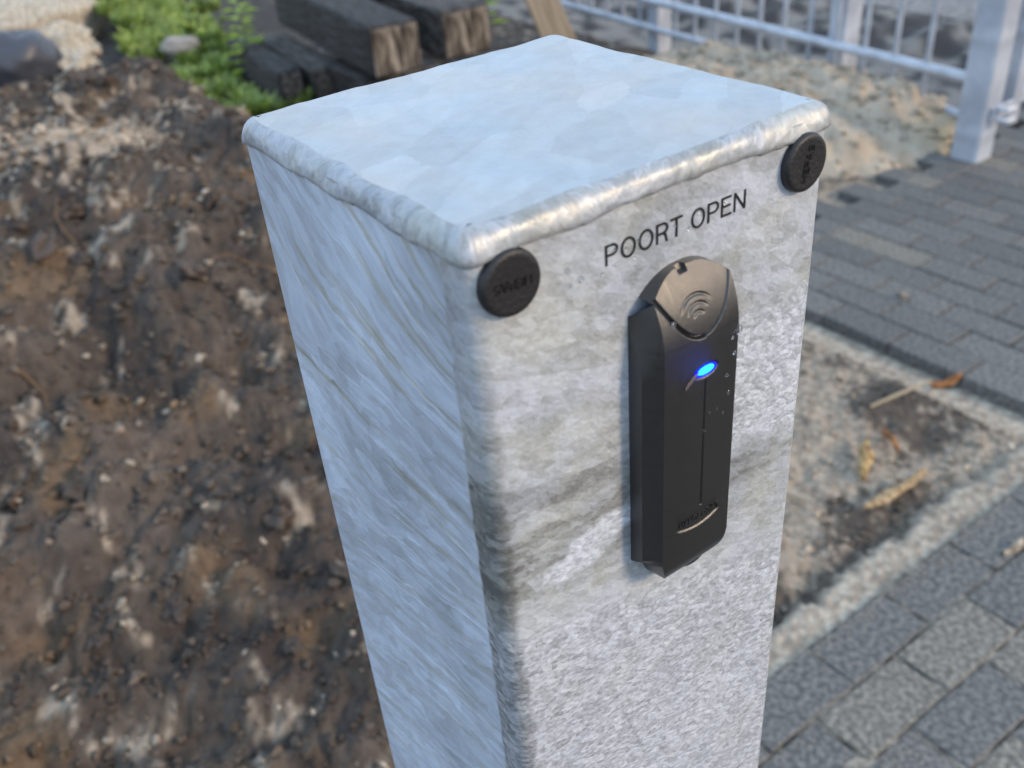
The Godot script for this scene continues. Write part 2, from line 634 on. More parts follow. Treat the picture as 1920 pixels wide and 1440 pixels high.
func build_fence() -> void:
	var zm := zinc_plain(0.56, 501)
	var zb := zinc_plain(0.50, 502)
	var f := thing("bar_fence", "galvanised steel bar fence running behind the sand heap", "fence", Vector3(3.26, 0.0, -1.72))
	f.rotation.y = -0.118
	# local: along -z from the gate post; bars between two low rails, all going up past the picture's top
	var L := 7.2
	for r in [[0.085, 0.034], [0.225, 0.042], [1.45, 0.042]]:
		var o := part("rail", tube_mesh(PackedVector3Array([Vector3(0, r[0], 0.04), Vector3(0, r[0], -L)]), PackedFloat32Array([r[1] / 2, r[1] / 2]), 14), zm, f)
	var bar := tube_mesh(PackedVector3Array([Vector3(0, -0.695, 0), Vector3(0, 0.695, 0)]), PackedFloat32Array([0.0105, 0.0105]), 10)
	var k := 0
	while 0.155 + k * 0.158 < L:
		var z := -0.155 - k * 0.158
		k += 1
		var o := part("bar", bar, zb, f)
		o.position = Vector3(0, 0.755, z)
	for pz in [-0.66, -1.97, -6.9]:
		var o := part("post", bevel_box(Vector3(0.095, 1.75, 0.095), 0.006), zm, f)
		o.position = Vector3(0.072, 0.725, pz)
	# gate post at the corner of the paving, its hinge, and the gate leaf's edge
	var g := thing("gate_post", "thick square galvanised gate post at the far paving corner", "post", Vector3(3.095, 0.0, -1.53))
	var pm := zinc_plain(0.52, 503)
	var o := part("post_tube", bevel_box(Vector3(0.105, 2.0, 0.105), 0.008), pm, g)
	o.position.y = 0.95
	o = part("hinge_bracket", bevel_box(Vector3(0.13, 0.05, 0.012), 0.002), zm, g)
	o.position = Vector3(0.04, 0.175, 0.0595)
	for h in [0.155, 0.195]:
		var pts := PackedVector3Array([Vector3(0.0, h, 0.07), Vector3(0.0, h, 0.10), Vector3(0.05, h, 0.105)])
		part("bolt", tube_mesh(pts, PackedFloat32Array([0.009, 0.009, 0.006]), 8), zm, g)
	var gt := thing("steel_gate", "galvanised swing gate leaf hung on the thick gate post", "gate", Vector3(3.235, 0.0, -1.50))
	o = part("stile", bevel_box(Vector3(0.06, 1.7, 0.06), 0.004), pm, gt)
	o.position = Vector3(0.0, 0.95, 0.0)
	for y in [0.19, 1.5]:
		o = part("rail", bevel_box(Vector3(1.6, 0.045, 0.045), 0.003), zm, gt)
		o.position = Vector3(0.832, y, 0.0)
	for i in 10:
		o = part("bar", bar, zb, gt)
		o.position = Vector3(0.14 + i * 0.1425, 0.85, 0.0)

# ---------------------------------------------------------------- the galvanised post
func zinc_maps() -> Array:
	# one map round the left face (u 0..0.5) and the front face (u 0.5..1); 0.3 m wide, 0.6 m deep
	var w := 1024; var h := 2048
	var px := 0.3 / w
	var alb := PackedByteArray(); alb.resize(w * h * 3)
	var aux := PackedByteArray(); aux.resize(w * h * 3)     # r: height, g: roughness
	var streak := noise(601, 1.0, 3)
	var broad := noise(602, 9.0, 3)
	var spang := cells(603, 95.0)
	spang.domain_warp_enabled = true
	spang.domain_warp_type = FastNoiseLite.DOMAIN_WARP_SIMPLEX
	spang.domain_warp_amplitude = 0.0035
	spang.domain_warp_frequency = 60.0
	spang.domain_warp_fractal_type = FastNoiseLite.DOMAIN_WARP_FRACTAL_PROGRESSIVE
	spang.domain_warp_fractal_octaves = 3
	var fine := noise(604, 520.0, 2)
	var flow := cells(607, 1.0)
	var flow2 := cells(608, 1.0)
	for q in [flow, flow2]:
		q.domain_warp_enabled = true
		q.domain_warp_type = FastNoiseLite.DOMAIN_WARP_SIMPLEX
		q.domain_warp_amplitude = 0.45
		q.domain_warp_frequency = 0.9
		q.domain_warp_fractal_type = FastNoiseLite.DOMAIN_WARP_FRACTAL_PROGRESSIVE
		q.domain_warp_fractal_octaves = 3
	var crys := cells(605, 300.0, FastNoiseLite.RETURN_DISTANCE)
	var crysv := cells(605, 300.0)
	var edge := noise(606, 70.0, 3)
	for y in h:
		var v := y * px
		var slope := 0.68 - 0.62 * smoothstep(0.02, 0.10, v) - 0.30 * smoothstep(0.10, 0.19, v) - 0.10 * smoothstep(0.2, 0.3, v)
		for x in w:
			var u := x * px
			var a := 0.0; var hh := 0.5; var ro := 0.44; var warm := 0.0
			var bro := broad.get_noise_2d(u, v)
			var ed := edge.get_noise_2d(u, v)
			var fi := fine.get_noise_2d(u, v)
			var lf := smoothstep(0.1405, 0.1385, u + ed * 0.0012)
			if u < 0.143:
				var s := v - slope * (u - 0.075) + 0.0012 * ed + 0.006 * bro
				var lower := smoothstep(0.09, 0.17, v)
				var fl := spang.get_noise_2d(u * 0.55, s * 1.5) * 0.065 + spang.get_noise_2d(u * 1.4 + 3.0, s * 2.8) * 0.05 + spang.get_noise_2d(u * 3.0 + 8.0, s * 6.0) * 0.022
				var pale_run := smoothstep(0.18, 0.5, streak.get_noise_2d(u * 8.0, s * 150.0))
				var dark_run := smoothstep(0.15, 0.5, streak.get_noise_2d(u * 9.0 + 40.0, s * 110.0 + 7.0))
				var thread := smoothstep(0.25, 0.5, streak.get_noise_2d(u * 9.0 + 80.0, s * 270.0))
				var run1 := exp(-pow((s - 0.108) / 0.0020, 2.0)); var run2 := exp(-pow((s - 0.1015) / 0.0016, 2.0))
				var tt := fl + lerpf(0.04, 0.085, lower) * pale_run - lerpf(0.10, 0.05, lower) * dark_run + lerpf(0.01, 0.035, lower) * thread
				a += lf * (tt + 0.09 * run1 - 0.10 * run2 + 0.11 * bro - 0.03)
				hh += lf * (0.7 * fl + 0.22 * pale_run - 0.15 * dark_run + 0.10 * thread * lower + 0.35 * run1 - 0.25 * run2)
				warm += lf * clampf(0.05 - fl * 2.0 + 0.9 * dark_run * (1.0 - 0.6 * lower) + 0.6 * run2, 0.0, 1.0)
			if u > 0.137:
				var fr := 1.0 - lf
				var x2 := u - 0.225
				var sp := spang.get_noise_2d((u * 0.8 + v * 0.6) * 0.8, (v - u * 0.5) * 1.5)
				var sp2 := spang.get_noise_2d((u * 0.8 + v * 0.6) * 2.2 + 4.0, (v - u * 0.5) * 4.0)
				var sp3 := spang.get_noise_2d((u * 0.8 + v * 0.6) * 5.0 + 14.0, (v - u * 0.6) * 9.0)
				# where the zinc went on thick and rough
				var line := 0.152 + 0.30 * (x2 + 0.03) + 0.006 * ed + 0.010 * bro
				var rough := smoothstep(line - 0.006, line + 0.022, v)
				var rp := smoothstep(0.028, 0.036, x2 + 0.004 * ed) * smoothstep(0.058, 0.072, v + 0.008 * ed) * smoothstep(0.136, 0.120, v - 0.25 * (x2 - 0.05) + 0.006 * ed)
				var bl := 1.0 - smoothstep(0.7, 1.1, Vector2((x2 + 0.036) / 0.020, (v - 0.131 + 0.3 * (x2 + 0.036)) / 0.009).length() + 0.35 * ed)
				rough = maxf(rough, maxf(rp, bl))
				var band := smoothstep(0.082, 0.092, v + 0.006 * ed) * smoothstep(0.150, 0.138, v) * (1.0 - rough)
				var cr := crys.get_noise_2d((u + v * 0.4) * 0.8 + 0.003 * ed, (v - u * 0.4) * 1.5)
				var cv := crysv.get_noise_2d((u + v * 0.4) * 0.8 + 0.003 * ed, (v - u * 0.4) * 1.5)
				var cf := fine.get_noise_2d(u * 0.5 + v * 0.25, v * 0.7 - u * 0.3)
				var sm := 0.060 * sp + 0.060 * sp2 + 0.045 * sp3 + 0.075 * bro + 0.015 * fi - 0.02
				sm += band * (-0.13 + 0.06 * flow.get_noise_2d((u + v * 0.5) * 24.0, (v - 0.1 * u) * 150.0) + 0.08 * streak.get_noise_2d((u + v * 0.5) * 30.0, (v - 0.1 * u) * 190.0))
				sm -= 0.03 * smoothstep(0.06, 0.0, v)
				var rg := 0.07 + 0.11 * cv - 0.07 * (cr + 0.6) + 0.15 * cf + 0.05 * sp2 + 0.05 * bro + 0.10 * (bl + 0.4 * rp)
				# reflection of dark ground painted into the colour along the rounded corner, darker and greener
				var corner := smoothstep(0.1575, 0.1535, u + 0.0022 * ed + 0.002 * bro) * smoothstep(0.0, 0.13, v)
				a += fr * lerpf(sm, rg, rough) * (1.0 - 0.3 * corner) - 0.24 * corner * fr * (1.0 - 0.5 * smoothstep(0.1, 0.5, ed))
				hh += fr * lerpf(0.06 * sp2 + 0.05 * sp3 + 0.07 * fi + 0.1 * bro, -0.26 * cr - 0.1 + 0.18 * cv + 0.36 * cf, rough)
				ro += fr * lerpf(0.02, -0.17 + 0.08 * cv, rough)
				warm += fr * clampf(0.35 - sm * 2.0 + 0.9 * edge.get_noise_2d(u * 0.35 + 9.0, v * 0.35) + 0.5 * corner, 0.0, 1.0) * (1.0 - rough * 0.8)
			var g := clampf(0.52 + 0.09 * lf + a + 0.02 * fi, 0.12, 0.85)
			var k := (y * w + x) * 3
			# linear base colour to sRGB
			var cool := 1.0 - warm
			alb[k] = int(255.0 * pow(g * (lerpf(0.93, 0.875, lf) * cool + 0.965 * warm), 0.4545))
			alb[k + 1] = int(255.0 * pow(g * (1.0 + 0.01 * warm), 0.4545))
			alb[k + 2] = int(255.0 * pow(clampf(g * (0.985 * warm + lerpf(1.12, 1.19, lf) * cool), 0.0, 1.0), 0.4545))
			aux[k] = int(255.0 * clampf(hh, 0.0, 1.0))
			aux[k + 1] = int(255.0 * clampf(ro + 0.1 * bro, 0.2, 0.9))
			aux[k + 2] = 0
	return [image_tex(Image.create_from_data(w, h, false, Image.FORMAT_RGB8, alb)), image_tex(Image.create_from_data(w, h, false, Image.FORMAT_RGB8, aux))]

func cap_maps() -> Array:
	var w := 768
	var px := 0.16 / w
	var alb := PackedByteArray(); alb.resize(w * w * 3)
	var aux := PackedByteArray(); aux.resize(w * w * 3)
	var broad := noise(611, 14.0, 3)
	var edge := noise(612, 60.0, 4)
	var flake := cells(613, 42.0)
	flake.domain_warp_enabled = true
	flake.domain_warp_type = FastNoiseLite.DOMAIN_WARP_SIMPLEX
	flake.domain_warp_amplitude = 0.008
	flake.domain_warp_frequency = 40.0
	flake.domain_warp_fractal_type = FastNoiseLite.DOMAIN_WARP_FRACTAL_PROGRESSIVE
	flake.domain_warp_fractal_octaves = 4
	var fine := noise(614, 500.0, 3)
	for y in w:
		for x in w:
			var u := x * px; var v := y * px
			var r := u * 0.6 + v * 0.8; var s := u * 0.8 - v * 0.6
			var f := flake.get_noise_2d(s * 0.9, r * 1.5)
			var f2 := flake.get_noise_2d(s * 2.2 + 3.0, r * 3.2)
			var b := broad.get_noise_2d(u, v)
			var e := edge.get_noise_2d(s, r * 1.6)
			var fi := fine.get_noise_2d(u, v)
			var g := 0.395 + 0.036 * f * absf(f) + 0.036 * f2 + 0.03 * b + 0.035 * e + 0.015 * fi
			var k := (y * w + x) * 3
			alb[k] = int(255.0 * pow(g * (0.90 + 0.10 * b), 0.4545))
			alb[k + 1] = int(255.0 * pow(g, 0.4545))
			alb[k + 2] = int(255.0 * pow(g * (1.09 - 0.10 * b), 0.4545))
			aux[k] = int(255.0 * clampf(0.5 + 0.25 * e + 0.08 * f2 + 0.05 * fi, 0.0, 1.0))
			aux[k + 1] = int(255.0 * clampf(0.42 + 0.10 * f2 + 0.12 * b, 0.2, 0.9))
			aux[k + 2] = 0
	return [image_tex(Image.create_from_data(w, w, false, Image.FORMAT_RGB8, alb)), image_tex(Image.create_from_data(w, w, false, Image.FORMAT_RGB8, aux))]

func zinc(maps: Array, relief: float, tint := 1.0, bright := 1.0) -> StandardMaterial3D:
	var m := StandardMaterial3D.new()
	m.albedo_texture = maps[0]
	m.albedo_color = Color(tint * bright, tint * bright * (1.0 - 0.25 * (bright - 1.0)), tint * (2.0 - bright) if bright > 1.0 else tint)
	m.metallic = 0.3
	m.roughness = 1.0
	m.roughness_texture = maps[1]
	m.roughness_texture_channel = BaseMaterial3D.TEXTURE_CHANNEL_GREEN
	m.heightmap_enabled = true
	m.heightmap_texture = maps[1]
	m.heightmap_scale = relief
	return m

func ring_point(s: float, half: float, r: float) -> Array:
	# a rounded square of side 2*half walked from the back-left corner's end: left face, front, right, back; s in 0..1; returns [point, outward, arc length]
	var flat := 2.0 * (half - r)
	var arc := PI * r / 2.0
	var total := 4.0 * (flat + arc)
	var t := s * total
	var k := mini(3, int(t / (flat + arc)))
	t -= k * (flat + arc)
	# side 0: left face going from -z to +z
	var out := [Vector3(-1, 0, 0), Vector3(0, 0, 1), Vector3(1, 0, 0), Vector3(0, 0, -1)]
	var go := [Vector3(0, 0, 1), Vector3(1, 0, 0), Vector3(0, 0, -1), Vector3(-1, 0, 0)]
	var o: Vector3 = out[k]; var g: Vector3 = go[k]
	if t <= flat:
		return [o * half + g * (t - flat / 2.0), o]
	var a := (t - flat) / r
	var c := o * (half - r) + g * (half - r)
	var n := o * cos(a) + g * sin(a)
	return [c + n * r, n]

func build_post() -> void:
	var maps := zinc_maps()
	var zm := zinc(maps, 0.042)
	var p := thing("access_post", "square galvanised steel post with a capped top and black plugs", "post")
	# tube
	var segs := 240; var rows := 130
	var pos := PackedVector3Array(); var uv := PackedVector2Array()
	var dent := noise(621, 14.0, 2)
	for j in rows + 1:
		var y := TOP - 0.004 - (TOP + 0.14) * pow(j / float(rows), 1.3)
		for i in segs + 1:
			var q := ring_point(float(i % segs) / segs, HW, RC)
			var pt: Vector3 = q[0]; var n: Vector3 = q[1]
			pt += n * 0.00012 * dent.get_noise_3d(pt.x, y, pt.z)
			pos.append(Vector3(pt.x, y, pt.z))
			# s runs left, front, right, back: half the map per face, mirrored on the far two
			var s := float(i) / segs
			uv.append(Vector2(s * 2.0 + 0.019, (TOP - y) / 0.6))
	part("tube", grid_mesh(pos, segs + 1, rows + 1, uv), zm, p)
	# cap plate with its thick uneven zinc edge
	var cm := zinc(cap_maps(), 0.03)
	var lip_n := noise(631, 24.0, 4)
	var lip_f := noise(632, 150.0, 3)
	pos.clear(); uv.clear()
	segs = 480
	var prof := [[0.0, 0.0, 0.0], [0.55, 0.0, 0.0], [0.8, 0.0, 0.0], [0.90, 0.0, 0.0], [1.0, -0.0052, 0.0], [1.0, -0.0041, -0.0003], [1.0, -0.0028, -0.0010], [1.0, -0.0016, -0.0021], [1.0, -0.0007, -0.0036], [1.0, -0.0002, -0.0052], [1.0, 0.0002, -0.0068], [1.0, 0.0003, -0.0080], [1.0, -0.0004, -0.0087], [1.0, -0.003, -0.0088]]
	var lip_pos := PackedVector3Array(); var lip_uv := PackedVector2Array()
	var lip_rows := 0
	for row in prof.size():
		var q: Array = prof[row]
		for i in segs + 1:
			var s := float(i % segs) / segs
			var rp := ring_point(s, HW + 0.0012, 0.006)
			var pt: Vector3 = rp[0]; var n: Vector3 = rp[1]
			var scale: float = q[0]; var off: float = q[1]; var dy: float = q[2]
			var w := lip_n.get_noise_3d(pt.x, 0, pt.z)
			var wf := lip_f.get_noise_3d(pt.x, dy * 3.0, pt.z)
			pt *= scale
			if scale >= 1.0:
				var low := clampf(-dy / 0.006, 0.0, 1.0)
				pt += n * (off + 0.0026 * w * (1.0 - low) + 0.0007 * w * low + 0.0002 * wf)
				dy += (0.0027 * w + 0.0007 * wf) * low
			pt = Vector3(pt.x, TOP + dy, pt.z)
			if row <= 4:
				pos.append(pt)
				uv.append(Vector2((pt.x + 0.08) / 0.16, (pt.z + 0.08) / 0.16))
			if row >= 4:
				lip_pos.append(pt)
				# the edge took the same thick rough zinc as the post's lower front
				lip_uv.append(Vector2(0.56 + 0.40 * pingpong(s * 8.0 + 0.3, 1.0), 0.045 + 0.020 * floorf(s * 4.0) + 0.0022 * (row - 4)))
		lip_rows += 1 if row >= 4 else 0
	part("cap_plate", grid_mesh(pos, segs + 1, 5, uv), cm, p)
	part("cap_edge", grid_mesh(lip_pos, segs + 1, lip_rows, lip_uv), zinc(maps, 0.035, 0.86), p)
	# rubber plugs in the two screw holes
	var rub := mat(Color(0.012, 0.012, 0.013), 0.5)
	rub.heightmap_enabled = true
	rub.heightmap_texture = noise_tex(641, 0.05, Color.BLACK, Color.WHITE, 256, 4)
	rub.heightmap_scale = 0.01
	rub.uv1_triplanar = true
	rub.uv1_scale = Vector3(40, 40, 40)
	var word := mat(Color(0.010, 0.010, 0.011), 0.35)
	for k in 2:
		var pg := part("plug", disc_mesh(0.0101, 0.0030), rub, p)
		pg.position = Vector3([-0.0616, 0.0600][k], TOP - 0.0173, HW + 0.0002)
		var tx := letters("embossed_name", "HEPAS", 0.0128, 0.0028, 0.17, 0.00045, word, pg)
		tx.rotation.z = [PI - 0.05, 1.35][k]
		tx.position.z = 0.00270
		tx.set_meta("label", ["name embossed upside down on the left plug", "name embossed on its side on the right plug"][k])
	var black := mat(Color(0.008, 0.008, 0.009), 0.45)
	var tx := letters("lettering", "POORT OPEN", 0.0598, 0.0066, 0.115, 0.00018, black, p)
	tx.position = Vector3(0.0038, TOP - 0.0222, HW + 0.0001)
	tx.set_meta("label", "black letters under the cap saying the gate opens")
	# rain drops on the front
	var wm := StandardMaterial3D.new()
	wm.albedo_color = Color(1, 1, 1, 0.04)
	wm.roughness = 0.03
	wm.refraction_enabled = true
	wm.refraction_scale = 0.033
	var r := RandomNumberGenerator.new()
	r.seed = 9
	var drops := [[-0.0405, -0.0215, 1.5], [-0.040, -0.0265, 1.6], [-0.0355, -0.026, 1.7], [-0.0225, -0.0215, 1.3], [-0.018, -0.0225, 1.1], [-0.0145, -0.0265, 1.0], [-0.013, -0.0215, 1.2], [0.008, -0.0245, 1.2], [0.0125, -0.0205, 1.0], [0.017, -0.024, 1.0], [-0.0315, -0.0185, 0.8], [-0.045, -0.030, 0.9], [0.024, -0.021, 0.9], [-0.0275, -0.0275, 0.9], [0.002, -0.0215, 0.8]]
	for d in drops:
		var dm := SphereMesh.new()
		dm.radius = 0.5
		dm.height = 1.0
		dm.radial_segments = 14
		dm.rings = 8
		var o := part("rain_drop", dm, wm, p)
		var s: float = d[2] * 0.001
		o.scale = Vector3(s, s * 1.35, s * 0.7)
		o.position = Vector3(d[0], TOP + d[1], HW + 0.0004)

func disc_mesh(r: float, t: float) -> ArrayMesh:
	# a low domed plug facing +z
	var prof := [[0.0, t * 0.92], [r * 0.5, t * 0.94], [r * 0.80, t], [r * 0.90, t * 0.97], [r * 0.965, t * 0.82], [r, t * 0.5], [r, 0.0], [r * 0.98, -0.0005]]
	var pos := PackedVector3Array()
	var n := 56
	for q in prof:
		for i in n + 1:
			var a := TAU * (i % n) / n
			pos.append(Vector3(cos(a) * q[0], -sin(a) * q[0], q[1]))
	return flip_out(pos, n + 1, prof.size(), Vector3(0, 0, -0.01))

func flip_out(pos: PackedVector3Array, nx: int, ny: int, inside: Vector3) -> ArrayMesh:
	# a grid mesh whose front looks away from the point inside
	var m := nx * (ny / 2) + nx / 3
	var a := pos[m + 1] - pos[m]
	var b := pos[m + nx] - pos[m]
	if b.cross(a).dot(pos[m] - inside) < 0.0:
		var q := PackedVector3Array()
		q.resize(pos.size())
		for j in ny:
			for i in nx:
				q[j * nx + i] = pos[j * nx + nx - 1 - i]
		return grid_mesh(q, nx, ny)
	return grid_mesh(pos, nx, ny)

func stroke_letter(ch: String) -> Array:
	# [width, strokes]; each stroke a run of points in a cell one unit high
	var arc := func(cx: float, cy: float, rx: float, ry: float, a0: float, a1: float, n: int) -> Array:
		var out := []
		for i in n + 1:
			var a := deg_to_rad(lerpf(a0, a1, i / float(n)))
			out.append(Vector2(cx + cos(a) * rx, cy + sin(a) * ry))
		return out
	var v := func(list: Array) -> Array:
		var out := []
		for i in range(0, list.size(), 2):
			out.append(Vector2(list[i], list[i + 1]))
		return out
	match ch:
		"P", "R", "B":
			var bowl: Array = [Vector2(0.0, 0.95)] + arc.call(0.36, 0.71, 0.24, 0.24, 90, -90, 14) + [Vector2(0.0, 0.47)]
			var st := [v.call([0.05, 0, 0.05, 1]), bowl]
			if ch == "R":
				st.append(v.call([0.34, 0.47, 0.50, 0.38, 0.58, 0.0]))
			if ch == "B":
				st.append([Vector2(0.0, 0.05)] + arc.call(0.38, 0.26, 0.24, 0.21, -90, 90, 14) + [Vector2(0.0, 0.47)])
			return [0.64, st]
		"O":
			return [0.78, [arc.call(0.39, 0.5, 0.335, 0.46, 90, 450, 40)]]
		"D":
			return [0.70, [v.call([0.05, 0, 0.05, 1]), [Vector2(0.0, 0.95)] + arc.call(0.26, 0.5, 0.36, 0.45, 90, -90, 20) + [Vector2(0.0, 0.05)]]]
		"T":
			return [0.64, [v.call([0.0, 0.95, 0.64, 0.95]), v.call([0.32, 0.0, 0.32, 0.92])]]
		"E":
			return [0.60, [v.call([0.05, 0, 0.05, 1]), v.call([0.05, 0.95, 0.58, 0.95]), v.call([0.05, 0.52, 0.54, 0.52]), v.call([0.05, 0.05, 0.60, 0.05])]]
		"N":
			return [0.70, [v.call([0.05, 0, 0.05, 1]), v.call([0.05, 0.97, 0.65, 0.03]), v.call([0.65, 0, 0.65, 1])]]
		"H":
			return [0.70, [v.call([0.05, 0, 0.05, 1]), v.call([0.65, 0, 0.65, 1]), v.call([0.05, 0.52, 0.65, 0.52])]]
		"A":
			return [0.70, [v.call([0.02, 0, 0.35, 1]), v.call([0.35, 1, 0.68, 0]), v.call([0.16, 0.32, 0.54, 0.32])]]
		"V":
			return [0.66, [v.call([0.02, 1, 0.33, 0]), v.call([0.33, 0, 0.64, 1])]]
		"S":
			return [0.62, [arc.call(0.31, 0.73, 0.24, 0.22, 20, 270, 16) + arc.call(0.31, 0.27, 0.26, 0.22, 90, -160, 16)]]
		"L":
			return [0.54, [v.call([0.05, 0, 0.05, 1]), v.call([0.05, 0.05, 0.54, 0.05])]]
		"I":
			return [0.12, [v.call([0.06, 0, 0.06, 1])]]
	return [0.20, []]

func letters(called: String, words: String, width: float, height: float, stroke: float, depth: float, m: Material, parent: Node) -> MeshInstance3D:
	# thin upright sans letters as low solid strokes on the plane z = 0, facing +z, centred
	var total := 0.0
	for ch in words:
		total += stroke_letter(ch)[0] + 0.15
	total -= 0.15
	var sx := width / total
	var st := SurfaceTool.new()
	st.begin(Mesh.PRIMITIVE_TRIANGLES)
	st.set_smooth_group(-1)
	var x := 0.0
	var lift := 0.0
	for ch in words:
		var g := stroke_letter(ch)
		for line in g[1]:
			var pts: Array = line
			lift += 0.0000025
			var z := depth + lift
			var hw := stroke * height * 0.5
			var l := []; var r := []
			var n := pts.size()
			var closed: bool = pts[0].distance_to(pts[n - 1]) < 0.001
			for i in n:
				var q := Vector2((x + pts[i].x) * sx - width / 2.0, (pts[i].y - 0.5) * height)
				var ia := i - 1 if i > 0 else (n - 2 if closed else 0)
				var ib := i + 1 if i < n - 1 else (1 if closed else n - 1)
				var a: Vector2 = (pts[i] - pts[ia]) * Vector2(sx, height)
				var b: Vector2 = (pts[ib] - pts[i]) * Vector2(sx, height)
				var d := (a.normalized() + b.normalized()).normalized()
				var k := 1.0
				if a.length() > 0.0 and b.length() > 0.0:
					k = 1.0 / maxf(0.5, d.dot(a.normalized()))
				var s := Vector2(-d.y, d.x) * hw * k
				l.append(q + s); r.append(q - s)
			for i in n - 1:
				var la: Vector2 = l[i]; var lb: Vector2 = l[i + 1]; var ra: Vector2 = r[i]; var rb: Vector2 = r[i + 1]
				var f := func(p: Vector2, zz: float) -> Vector3: return Vector3(p.x, p.y, zz)
				quad(st, f.call(la, z), f.call(lb, z), f.call(rb, z), f.call(ra, z))
				quad(st, f.call(lb, z), f.call(la, z), f.call(la, -0.0002), f.call(lb, -0.0002))
				quad(st, f.call(ra, z), f.call(rb, z), f.call(rb, -0.0002), f.call(ra, -0.0002))
				if not closed and (i == 0 or i == n - 2):
					var e := [la, ra] if i == 0 else [rb, lb]
					quad(st, f.call(e[0], z), f.call(e[1], z), f.call(e[1], -0.0002), f.call(e[0], -0.0002))
		x += g[0] + 0.15
	st.generate_normals()
	return part(called, st.commit(), m, parent)

# ---------------------------------------------------------------- card reader
const RX := 0.0037      # its centre across the front face
const RD := 0.012       # its depth

func reader_depth(y: float) -> float:
	if y > -0.060:
		var t := (y + 0.060) / 0.0265
		return 0.0020 + (RD - 0.0020) * (1.0 - pow(clampf(t, 0.0, 1.0), 2.1))
	if y < -0.150:
		var t := (-0.150 - y) / 0.0145
		return RD - 0.0085 * pow(clampf(t, 0.0, 1.0), 2.0)
	return RD

func arch_top(dx: float) -> float:     # the outline's top at dx from the middle
	return -0.0338 - 0.0122 * pow(absf(dx) / 0.0212, 2.3)

func arch_bottom(dx: float) -> float:
	return -0.1648 + 0.0085 * pow(absf(dx) / 0.0212, 2.8) + 0.0060 * pow(clampf((absf(dx) / 0.0212 - 0.74) / 0.26, 0.0, 1.0), 2.0)

func groove(d: float, w: float) -> float:
	return exp(-pow(d / w, 4.0))

func front_relief(x: float, y: float) -> float:
	# engraved lines and the lamp's recess on the front; metres, negative is deeper
	var g := 0.0
	var uy := -0.0563 + 62.0 * x * x
	var du := (y - uy) / sqrt(1.0 + pow(124.0 * x, 2.0))
	if y < -0.034:
		g -= (0.0016 if x < 0.001 else 0.0008) * groove(du, 0.00060 if x < 0.001 else 0.00026)
		if du > 0.0:
			g -= 0.00018
	# slit
	if y < -0.0735 and y > -0.1275:
		g -= 0.0007 * groove(x - 0.0010, 0.00030)
	# wave mark
	for k in 3:
		var r: float = [0.0030, 0.0056, 0.0082][k]
		var c := Vector2(-0.0010, -0.0508)
		var p := Vector2(x, y) - c
		var ang := rad_to_deg(atan2(p.y, p.x))
		if ang > 38.0 and ang < 150.0:
			var depth: float = minf(1.0, minf(ang - 38.0, 150.0 - ang) / 22.0)
			g -= 0.00055 * depth * groove(p.length() - r, 0.00048)
	# curved ledge under the name
	var ly := -0.1362 + 18.0 * (x - 0.0005) * (x - 0.0005)
	if absf(x - 0.0005) < 0.0118:
		g -= 0.0006 * groove(y - ly, 0.0007) * smoothstep(0.0118, 0.009, absf(x - 0.0005))
	# small break in the top rim
	if absf(x + 0.0020) < 0.0018 and y > -0.0358:
		g -= 0.002
	# lamp
	var e := Vector2((x - 0.0012) / 0.0054, (y + 0.0697) / 0.0025).length()
	g -= 0.0006 * smoothstep(1.12, 0.98, e)
	# notch at the tail for the thumb
	var tq := Vector2((x - 0.0035) / 0.0085, (y + 0.1650) / 0.0075).length()
	g -= 0.0016 * smoothstep(1.02, 0.94, tq)
	return g

